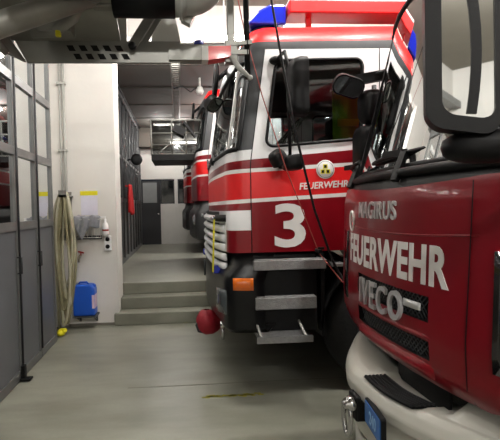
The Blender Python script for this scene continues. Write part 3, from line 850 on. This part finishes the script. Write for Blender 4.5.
# grilles: recessed mesh with diagonal wires
for za, zb in ((.985, 1.06), (1.135, 1.235)):
    g = MB()
    g.grid(lambda u, v: Vector((front((u - .5) * .67, za) + .03, (.5 - u) * .67, za + (zb - za) * v)), 10, 1)
    for s in (-1, 1): g.add([(front(.335, za), s * .335, za), (front(.335, zb), s * .335, zb), (front(.335, zb) + .035, s * .335, zb), (front(.335, za) + .035, s * .335, za)], [(0, 1, 2, 3)])
    for z in (za, zb): g.grid(lambda u, v: Vector((front((u - .5) * .67, z) + .035 * v, (.5 - u) * .67, z)), 10, 1)
    gr = g.build('grille', 'black', I)
    wv = MB(); h_ = zb - za; n = 26
    for k in range(n):
        ya = -.335 + .67 * k / n
        for sg in (-1, 1):
            yb = ya + sg * h_
            if abs(yb) <= .335: wv.bar((front(ya, za) + .018, ya, za), (front(yb, zb) + .018, yb, zb), .004, .004)
    wv.build('grille_mesh', 'trim', gr)
# raised lip edges and seams on the nose
sp = MB()
for s in (-1,):
    sp.tube([(front(.525, z) - .0025, s * (.525 - .03 * (1.4 - z)), z) for z in [.885 + .79 * k / 14 for k in range(15)]], .002, 5)
sp.build('panel_seam', 'black', icab)
sp = MB()
sp.tube([(front(y, 1.49) + .001, y, 1.468 + .06 * y * y) for y in [.56 - 1.12 * k / 20 for k in range(21)]], .004, 5)
sp.build('crease', 'nose', icab)
for zz, hh, pr_ in ((.945, .03, .02), (1.073, .011, .008)):
    lp = MB().grid(lambda u, v: Vector((front(.36 - .72 * u, zz) - pr_ * math.sin(PI * v) * min(1, 8 * u, 8 * (1 - u)) + .001, .36 - .72 * u, zz - hh + 2 * hh * v)), 32, 8)
    lp.build('nose_ridge', 'nose', icab)
# lettering on the nose (reads from the far side to the near side)
def nose_text(body, y_far, width, z0, h, mname, name, bold, depth, parent=I, shear=0, gap=1.):
    v, f = text_mesh(body, width, h, bold, depth, shear, gap)
    vs = []
    for a, b, d in v:
        y = y_far - a; z = z0 + b
        vs.append(Vector((front(y, z) - d - .001, y, z)))
    return MB().add(vs, f).build(name, mname, parent)
nose_text('FEUERWEHR', .532, .968, 1.277, .160, 'foil', 'front_lettering', .03, .001, gap=1.06)
nose_text('IVECO', .275, .45, 1.092, .130, 'silver', 'chrome_lettering', .012, .012, gap=1.16)
nose_text('MAGIRUS', .335, .44, 1.528, .085, 'silver', 'upper_chrome_lettering', .012, .006, gap=1.14)
MB().grid(lambda u, v: Vector((front(-.18 - .11 * u, 1.2) - .006, -.18 - .11 * u, 1.172 + .03 * v)), 4, 1).build('type_badge', 'silver', I, solid=.008)
bd = MB().grid(lambda u, v: Vector((front(.42, 1.5) - .004, .47 - .05 * u, 1.47 + .06 * v)), 2, 2)
# round badge on the far edge of the nose
rgp = [Vector((front(.51 + .05 * math.cos(a), 1.5) - .004, .50 + .05 * math.cos(a), 1.505 + .055 * math.sin(a))) for a in [2 * PI * k / 20 for k in range(21)]]
MB().tube(rgp, .007, 6, caps=False).build('round_badge', 'foil', I)
# black lamp units on the lower corners
for s in (-1, 1):
    def lampP(u, v):
        y = .62 + .25 * u; z = 1.04 + .40 * v
        return Vector((.2 * y * y + sx(z) - .006 + (.03 * max(0, u - .6)), s * y, z))
    lm = MB().grid(lampP, 6, 6).build('corner_lamp', 'gloss', I, solid=.02)
    MB().ball((.15, s * .76, 1.14), (.03, .06, .08)).build('lamp_lens', 'headl', lm)
# bumper
def bx(y):
    d = max(0, abs(y) - .13)
    e = (d * d / (d + .12)) if d > 0 else 0
    return -.105 + .36 * e + .22 * d * d
prof = [(.25, .80), (.075, .80), (.045, .793), (.018, .772), (0, .735), (.004, .69), (.03, .67), (.035, .5), (.06, .46), (.14, .44)]
def bumpP(u, v):
    y = 1.02 - 2.04 * u
    k = v * (len(prof) - 1); a = int(min(k, len(prof) - 2)); f = k - a
    dx = prof[a][0] * (1 - f) + prof[a + 1][0] * f; z = prof[a][1] * (1 - f) + prof[a + 1][1] * f
    endr = max(0, abs(y) - .80) / .22
    x = bx(y) + dx + .24 * endr ** 2
    if v < .12 and (y < -.42 or y > .62): z += .13 * (1 - v / .12)
    if v < .25 and -.32 < y < .02: z -= .02
    return Vector((x, y, z))
MB().grid(bumpP, 68, 36).build('bumper', 'bump_grey', I, solid=.012)
MB().span((.09, -.36, .74), (.105, .03, .93)).build('radiator_gap', 'black', I)
sp_ = MB()
def padP(y, q, z): return Vector((bx(y) + q, y, z))
for k in range(6):
    q = .03 + .018 * k
    sp_.tube([padP(.015 - .33 * j / 10, q, .797) for j in range(11)], .0075, 6)
sp_.grid(lambda u, v: padP(.02 - .34 * u, .02 + .11 * v, .793), 14, 1)
sp_.build('step_pad', 'black', I)
# number plate
o_ = Vector((bx(-.1) + .0, -.065, .68))
fr_ = lambda dx: (o_ + Vector((dx, 0, 0)), Vector((-.12, -.993, 0)), (0, 0, 1), (-1, 0, 0))
pl = MB().prism(rrect(.215, .112, .01, .107, 0), fr_(.012), .022).build('number_plate_frame', 'black', I)
MB().prism(rrect(.20, .097, .008, .107, 0), fr_(-.0105), .003).build('number_plate', 'plate', pl)
v, f = text_mesh('240', .09, .055, .02, .001)
MB().add([o_ + Vector((-.0145 - d - .12 * (a + .07), -.993 * (a + .07), b - .028)) for a, b, d in v], f).build('plate_digits', 'plateink', pl)
# towing shackle
y = .06; xb = bx(y)
o = MB().span((xb - .02, y - .05, .58), (xb + .06, y + .05, .70)).build('shackle_mount', 'black', I, .01)
sk = MB().lathe([(0, .0), (.034, .0), (.038, .012), (.032, .03), (.018, .035), (.018, .05), (0, .05)], (xb - .025, y - .02, .66), (-1, -.25, 0), 18)
sk.tube([Vector((xb - .045, y + .045 * math.cos(a), .595 + (.09 if math.sin(a) < 0 else .07) * math.sin(a))) for a in [2 * PI * k / 24 for k in range(25)]], .013, 8, caps=False)
sk.build('tow_shackle', 'chrome', o)
MB().span((bx(-.36) + .01, -.46, .50), (bx(-.36) + .06, -.33, .70)).build('bumper_opening', 'black', I)
# lower bumper plate and lower corner
MB().grid(lambda u, v: Vector((bx(.5 - 1.0 * u) + .05, .5 - 1.0 * u, .30 + .15 * v)), 14, 1).build('bumper_skirt', 'bump_grey', I, solid=.015)
for s in (-1, 1):
    MB().span((.2 if s < 0 else .4, s * .84, .50), (.9, s * 1.05, .87)).build('lower_corner', 'dred', I, .03)
    MB().span((.3, s * .62, .55), (.5, s * .85, .86)).build('corner_gap', 'black', I)
# wipers
cw = MB().tube([PI_(i, 0, 1.735) + Vector((-.02, 0, 0)) for i in idx], .022, 8)
cw.build('cowl_rail', 'black', I)
for y, dy in ((-.08, -.62), (.62, -.62)):
    wv = MB()
    a = Vector((front(y, 1.72) - .035, y, 1.70)); b = Vector((front(y, 1.84) - .02, y + .03, 1.83))
    wv.bar(a, b, .03, .025)
    e = Vector((front(y + dy * .75 + .6, 1.82) - .02, y + dy * -.1, 1.835))
    pts = [Vector((front(y + .5 - 1.0 * k / 6, 1.83) - .02, y + .42 - .6 * k / 6, 1.815 + .02 * k / 6)) for k in range(7)]
    wv.tube(pts, .011, 6)
    wv.bar(b, Vector((front(y, 1.84) - .03, y + .2, 1.835)), .026, .03)
    wv.build('wiper', 'black', I)
# frames, wheels, body
MB().span((.5, -.5, .5), (6.4, .5, .9)).build('chassis', 'black', I)
for s in (-1, 1):
    wheel(I, 1.25, s * .9, s, .48, .28); wheel(I, 4.7, s * .9, s, .48, .28)
    arc = [(1.25 + .58 * math.cos(a), .5 + .58 * math.sin(a)) for a in [PI * k / 12 for k in range(13)]]
    mg = MB()
    for k in range(12):
        (xa, z0), (xb, z1) = arc[k], arc[k + 1]
        mg.add([(xa, s * .72, z0), (xb, s * .72, z1), (xb, s * 1.06, z1), (xa, s * 1.06, z0)], [(0, 1, 2, 3)], 0, True)
    mg.build('mudguard', 'black', I, solid=.02)
MB().span((2.1, -1.1, .9), (6.6, 1.1, 1.9)).build('equipment_body', 'dred', I, .03)
# near mirror (hanging in front of the windscreen)
def wl(x, y, z): return Vector((x - IX, y - IY, z))
n = Vector((-.42, -.907, .03)).normalized(); a = Vector((0, 0, 1)).cross(n).normalized() ; b = n.cross(a)
c = wl(.668, 1.0, 2.045)
outer = rrect(.155, .56, .04, 0, 0, 7)
inner = rrect(.108, .50, .03, .012, .006, 7)
skew = lambda P_: [(p[0], p[1] - .22 * p[0]) for p in P_]
outer = skew(outer); inner = skew(inner)
mb = MB(); k = len(outer)
def Q(p, d, sc=1): return c + a * (p[0] * sc - .02 * p[1] / .26 * 0) + b * p[1] * sc + n * d
vs = []
lay = [(outer, .0, 1), (outer, -.05, 1), (outer, -.09, .9), (outer, -.11, .6)]
for P_, d_, s_ in lay: vs += [Q(p, d_, s_) for p in P_]
mb.add(vs, [(l * k + i, l * k + (i + 1) % k, (l + 1) * k + (i + 1) % k, (l + 1) * k + i) for l in range(3) for i in range(k)] + [tuple(range(3 * k, 4 * k))], 0, True)
mb.ring(outer, inner, (c, a, b, n), .008)
mm = mb.build('main_mirror', 'black', I)
MB().prism(inner, (c, a, b, n), .001).build('mirror_glass', 'mirror', mm)
dv = MB()
pts = [Q((-.02 + .05 * math.sin(PI * .72 * q / 10), .25 - .49 * q / 10), .003) for q in range(11)]
for p0, p1 in zip(pts[:-1], pts[1:]): dv.bar(p0, p1, .006, .021, 0, a)
dv.build('mirror_bar', 'black', mm)  # dark curved bar laid over the mirror glass
lowm = MB()
cl = c + Vector((.105, .01, -.31))
lowm.grid(lambda u, v: cl + a * (.13 * math.copysign(abs(math.cos(2 * PI * u)) ** .7, math.cos(2 * PI * u)) * math.sin(PI * v) ** .6) + b * (.042 * math.copysign(abs(math.sin(2 * PI * u)) ** .7, math.sin(2 * PI * u)) * math.sin(PI * v) ** .6) - n * (.06 * -math.cos(PI * v)), 20, 10)
lowm.build('lower_mirror_housing', 'black', I)
MB().tube([c + Vector((.04, .02, -.28)), c + Vector((.2, .03, -.30)), wl(1.2, .98, 1.72)], .025, 8).tube([c + Vector((.05, .05, .2)), c + Vector((.2, .06, .28)), wl(1.3, .98, 2.45)], .022, 8).build('mirror_arm', 'black', I)
# far mirrors
mirror_box(I, 'main_mirror', wl(1.44, 3.22, 1.97), .17, .44, .12, (1, .25, 0), .06, tilt=0)
mirror_box(I, 'wide_mirror', wl(1.48, 3.22, 2.32), .16, .26, .12, (1, .25, 0), .06)
mirror_box(I, 'ramp_mirror', wl(1.25, 3.16, 2.46), .23, .15, .07, (-.1, -.75, -.5), .06, rim=.01, tilt=-.35)
MB().tube([wl(1.26, 3.2, 2.5), wl(1.36, 3.2, 2.53), wl(1.5, 3.1, 2.55), wl(1.65, 2.95, 2.5)], .022, 8).bar(wl(1.22, 3.2, 2.50), wl(1.55, 3.12, 2.54), .05, .07).tube([wl(1.46, 3.2, 2.48), wl(1.44, 3.2, 1.8), wl(1.62, 2.95, 1.8)], .018, 8).build('mirror_arm', 'black', I)

# ---- rescue basket carried in front of this truck's cab
oB = Vector((IX, IY, 0))
B = MB(oB)
YF = 2.45
B.prism([(-.80, 2.40), (.02, 2.40), (.02, 2.515), (-.86, 2.515)], ((0, YF, 0), (1, 0, 0), (0, 0, 1), (0, 1, 0)), .02, 1)
pv = [(-.88, YF, 2.515), (-.30, YF, 2.515), (-.26, 1.2, 2.80), (-1.0, 1.2, 2.80)]
B.add(pv + [(x, y, z + .015) for x, y, z in pv], [(0, 1, 2, 3), (7, 6, 5, 4), (0, 4, 5, 1), (1, 5, 6, 2), (2, 6, 7, 3), (3, 7, 4, 0)], 0)
pv = [(-.80, YF, 2.40), (-.97, 2.05, 2.42), (-.97, 2.05, 2.63), (-.88, YF, 2.52)]
B.add(pv + [(x - .015, y, z) for x, y, z in pv], [(0, 1, 2, 3), (7, 6, 5, 4), (0, 4, 5, 1), (1, 5, 6, 2), (2, 6, 7, 3), (3, 7, 4, 0)], 0)
B.span((-.04, YF - .02, 2.41), (.20, YF + .05, 2.475), 1)
B.span((-.28, YF + .0, 2.46), (.31, YF + .05, 2.50), 1)
bas = B.build('rescue_basket', ['steeld', 'steel'], I)
sl = MB(oB)
for r_, (z, x0) in enumerate(((2.475, -.575), (2.430, -.54))):
    for k in range(5):
        x = x0 + .064 * k
        sl.prism([(x, z - .014), (x + .034, z - .014), (x + .018, z + .016), (x - .016, z + .016)], ((0, YF - .0015, 0), (1, 0, 0), (0, 0, 1), (0, 1, 0)), .003)
sl.build('vent_slot', 'slot', bas)
MB(oB).prism([(.175, 2.405), (.30, 2.425), (.30, 2.482), (.175, 2.48)], ((0, YF - .03, 0), (1, 0, 0), (0, 0, 1), (0, 1, 0)), .08).build('red_reflector', 'neon', bas)
MB(oB).prism([(.14, 2.405), (.175, 2.405), (.175, 2.48), (.14, 2.48)], ((0, YF - .03, 0), (1, 0, 0), (0, 0, 1), (0, 1, 0)), .08).build('white_reflector', 'foil', bas)
MB(oB).lathe([(.03, 0), (.03, .02), (.0, .022)], (.125, YF + .02, 2.50), n=14).build('blue_cap', 'bluelamp', bas)
MB(oB).tube([(-.92, 1.95, 2.33), (-.78, 2.0, 2.41), (-.55, 2.1, 2.54), (-.38, 2.1, 2.60)], .055, 14).build('lower_pipe', 'steeld', bas)
MB(oB).tube([(-1.0, 2.2, 2.72), (-.9, 2.2, 2.45), (-.85, 2.3, 2.40)], .02, 8).tube([(-.66, 1.7, 2.55), (-.35, 2.05, 2.58)], .045, 12).box((-.6, 2.3, 2.515), (.16, .1, .05)).tube([(-.72, 2.3, 2.50), (-.60, 2.28, 2.50), (-.5, 2.2, 2.53), (-.42, 2.1, 2.60)], .03, 10).build('pipe_fitting', 'steeld', bas)
MB(oB).box((-.58, 2.25, 2.475), (.025, .025, .03)).build('yellow_valve', 'yellow', bas, .004)
MB(oB).span((-.40, 2.15, 2.57), (-.29, 2.3, 2.70)).build('monitor_bracket', 'steel', bas, .008)
# water monitor: black barrel, collar, elbow
zc = 2.645
MB(oB).tube([(-.30, 2.2, zc), (.0, 2.2, zc)], .105, 22).build('monitor_barrel', 'black', bas)
MB(oB).tube([(-.01, 2.2, zc), (.055, 2.2, zc)], .10, 22).tube([(.02, 2.2, zc), (.04, 2.2, zc)], .112, 22).build('monitor_collar', 'lgrey', bas)
pts = [(.03, 2.2, zc), (.06, 2.2, zc)] + [(.06 + .11 * math.sin(q), 2.2, zc + .11 - .11 * math.cos(q)) for q in [PI / 2 * k / 8 for k in range(1, 9)]] + [(.17, 2.2, zc + .5)]
MB(oB).tube(pts, .095, 20).build('monitor_elbow', 'lgrey', bas)
# frame posts and struts
MB(oB).span((.285, YF, 2.44), (.325, YF + .04, 3.35)).span((.27, YF - .01, 2.40), (.34, YF + .05, 2.52)).build('frame_post', 'steel', bas, .004)
MB(oB).tube([(.395, YF, 2.31), (.385, YF, 3.35)], .016, 10).build('rubber_post', 'black', bas)
MB(oB).bar((.30, YF, 2.50), (.42, YF, 2.51), .03, .022).bar((.30, YF, 2.455), (.40, YF, 2.455), .03, .025).build('post_clamp', 'steel', bas)
MB(oB).tube([(.30, YF - .02, 2.43), (.34, YF - .02, 2.37), (.40, YF - .02, 2.315)], [.014, .016, .011], 8).ball((.405, YF - .02, 2.312), .015).build('latch_handle', 'lgrey', bas)
MB(oB).bar((-.235, YF, 2.49), (-.10, YF, 2.70), .03, .05).bar((-.19, YF + .02, 2.49), (-.06, YF + .02, 2.70), .012, .03).build('diagonal_strut', 'steel', bas)
MB(oB).lathe([(0, 0), (.02, 0), (.02, .03), (0, .03)], (-.235, YF - .02, 2.475), (0, -1, 0), 14).build('pivot_bolt', 'black', bas)
MB(oB).prism([(-.15, 2.49), (.04, 2.49), (-.02, 2.78), (-.1, 2.78)], ((0, YF + .1, 0), (1, 0, 0), (0, 0, 1), (0, 1, 0)), .02).build('side_plate', 'lgrey', bas)
MB(oB).span((-.36, YF + .03, 2.49), (-.27, YF + .06, 2.8)).build('side_plate', 'steel', bas)
MB(oB).tube([(-.85, YF, 3.35), (.38, YF, 3.35), (.38, 1.3, 3.35), (-.85, 1.3, 3.35), (-.85, YF, 3.35)], .02, 8).tube([(-.85, YF, 2.52), (-.85, YF, 3.35)], .02, 8).tube([(-.85, 1.3, 2.52), (-.85, 1.3, 3.35)], .02, 8).build('guard_rail', 'steel', bas)
lad = MB(oB)
for y in (1.75, 2.25):
    lad.bar((.1, y, 2.9), (6.2, y, 3.25), .06, .09).bar((.1, y, 3.15), (6.2, y, 3.5), .05, .05)
for k in range(18): lad.tube([(.3 + .33 * k, 1.75, 2.93 + .019 * k), (.3 + .33 * k, 2.25, 2.93 + .019 * k)], .016, 6)
lad.bar((.05, 1.75, 2.53), (.3, 1.75, 3.0), .05, .05).bar((.05, 2.25, 2.53), (.3, 2.25, 3.0), .05, .05)
lad.build('ladder_boom', 'lgrey', I)
MB().span((4.5, -.45, 1.9), (5.4, .45, 3.35)).build('turntable', 'dred', I, .03)

# ------------------------------------------------------------------ suspended leads between the trucks
def at(px, py, Y):
    return Vector(((px - 181) / 440 * Y, Y, 1.6 + (208 - (px - 180) * .02 - py) / 440 * Y))
pts = [at(272, -40, 3.2), at(277, 0, 3.2), at(286, 55, 3.2), at(299, 130, 3.2), at(318, 210, 3.2), at(336, 262, 3.2), at(352, 292, 3.16), (1.28, 3.1, .98), (1.4, 3.02, .98)]
pts = [Vector((.62, 3.2, CZ))] + [Vector(p) for p in pts]
tag(MB().tube(pts, .0095, 8).build('charging_cable', 'black'), 'thin black cable hanging from the ceiling across the door of truck 3', 'cable')
pts = [Vector((.40, 3.28, CZ)), at(241, -12, 3.28), at(249, 30, 3.28), at(266, 95, 3.28), at(288, 165, 3.28), at(312, 228, 3.28), at(322, 254, 3.26), at(346, 284, 3.14), (1.26, 3.06, 1.0), (1.36, 3.02, 1.0)]
tag(MB().tube(pts, .0042, 8).build('red_air_line', 'redrope'), 'thin red line hanging slanted across the windscreen pillar of truck 3', 'air line')
cl_ = at(321.5, 252, 3.23)
tag(MB().box(cl_, (.03, .10, .03)).box(cl_ + Vector((.02, 0, .02)), (.05, .02, .02)).build('cable_clip', 'black', None, .006), 'small black clip on the red line by the truck step', 'clip')

# ------------------------------------------------------------------ lamps
POWER = 1.0
def lamp(loc, ln, axis, label, power, n=2, group='ceiling tube lamps', drop=0, emitm='tube'):
    t = thing('ceiling_lamp', loc, label, 'lamp', group)
    x, y, z = loc
    s = (ln, .16, .06) if axis == 'x' else (.16, ln, .06)
    h = MB(t.location).box((x, y, z + .06), s)
    if drop: 
        for q in (-.4, .4):
            px_, py_ = (x + q * ln, y) if axis == 'x' else (x, y + q * ln)
            h.span((px_ - .01, py_ - .01, z + .09), (px_ + .01, py_ + .01, z + .09 + drop))
    h.build('housing', 'white', t)
    for q in ((-.045, .045) if n == 2 else (0,)):
        a_, b_ = ((x - ln / 2 + .03, y + q, z + .01), (x + ln / 2 - .03, y + q, z + .01)) if axis == 'x' else ((x + q, y - ln / 2 + .03, z + .01), (x + q, y + ln / 2 - .03, z + .01))
        MB(t.location).tube([a_, b_], .014, 10).build('tube', emitm, t)
    for q in (-.3, .3):
        ld = bpy.data.lights.new('tube_light', 'POINT'); ld.shadow_soft_size = .07
        ld.energy = power * POWER; ld.color = (1, .98, .95)
        lo = bpy.data.objects.new('tube_light', ld); COL.objects.link(lo); lo.parent = t
        lo.location = (q * ln if axis == 'x' else 0, 0 if axis == 'x' else q * ln, -.09)
    return t
lamp((1.25, 5.95, 3.86), 1.5, 'x', 'bright tube lamp hanging behind the blue beacon of truck 3', 20, drop=CZ - 3.86 - .09)
lamp((1.6, 3.05, CZ - .1), 1.5, 'x', 'tube lamp on the ceiling between the two front trucks', 105)
lamp((-.5, 3.9, CZ - .1), 1.5, 'x', 'added unseen tube lamp over the lane by the folding doors', 34)  # added out of frame to brighten the pier wall and lane floor
lamp((3.6, 3.05, CZ - .1), 1.5, 'x', 'tube lamp on the ceiling over the rear of the two front trucks', 90)
lamp((-.15, 6.78, CZ2 - .1), .8, 'x', 'short added tube lamp hidden on the rear ceiling above the steps', 28)  # added fill, hidden behind the basket, for steps, rear floor and gate leaves
lamp((2.2, 7.05, CZ2 - .1), 1.5, 'x', 'tube lamp on the rear ceiling between truck 3 and the ladder truck', 60)
lamp((1.6, 10.3, CZ2 - .1), 1.5, 'x', 'tube lamp on the rear ceiling between the two far trucks', 160)
lamp((-.2, 12.3, CZ2 - .1), 1.0, 'x', 'added tube lamp on the rear ceiling beyond the ladder cage', 42)  # added to brighten the back partition
lamp((.4, -3.2, CZ - .1), 1.5, 'x', 'tube lamp on the front hall ceiling behind the viewer', 210)
# ------------------------------------------------------------------ world, camera
wd = bpy.data.worlds.new('World'); SC.world = wd; wd.use_nodes = True
wd.node_tree.nodes['Background'].inputs[0].default_value = (.05, .06, .08, 1)
wd.node_tree.nodes['Background'].inputs[1].default_value = .3
cam = bpy.data.cameras.new('Camera'); co = bpy.data.objects.new('Camera', cam); COL.objects.link(co); SC.camera = co
cam.sensor_width = 36; cam.sensor_fit = 'HORIZONTAL'; cam.lens = 36 * 440 / 500; cam.clip_start = .05
yaw, pitch, roll = math.radians(4), math.radians(1.64), math.radians(-1.2)
Rm = Matrix.Rotation(-yaw, 3, 'Z') @ Matrix.Rotation(PI / 2 - pitch, 3, 'X') @ Matrix.Rotation(roll, 3, 'Z')
co.matrix_world = Matrix.Translation((0, 0, 1.6)) @ Rm.to_4x4()
cam.shift_x = (250 - (180 + 440 * math.tan(yaw))) / 500
SC.view_settings.view_transform = 'Standard'
SC.view_settings.look = 'None'
SC.view_settings.gamma = 1
SC.view_settings.exposure = 0
SC.view_settings.use_curve_mapping = False
SC.cycles.max_bounces = 8
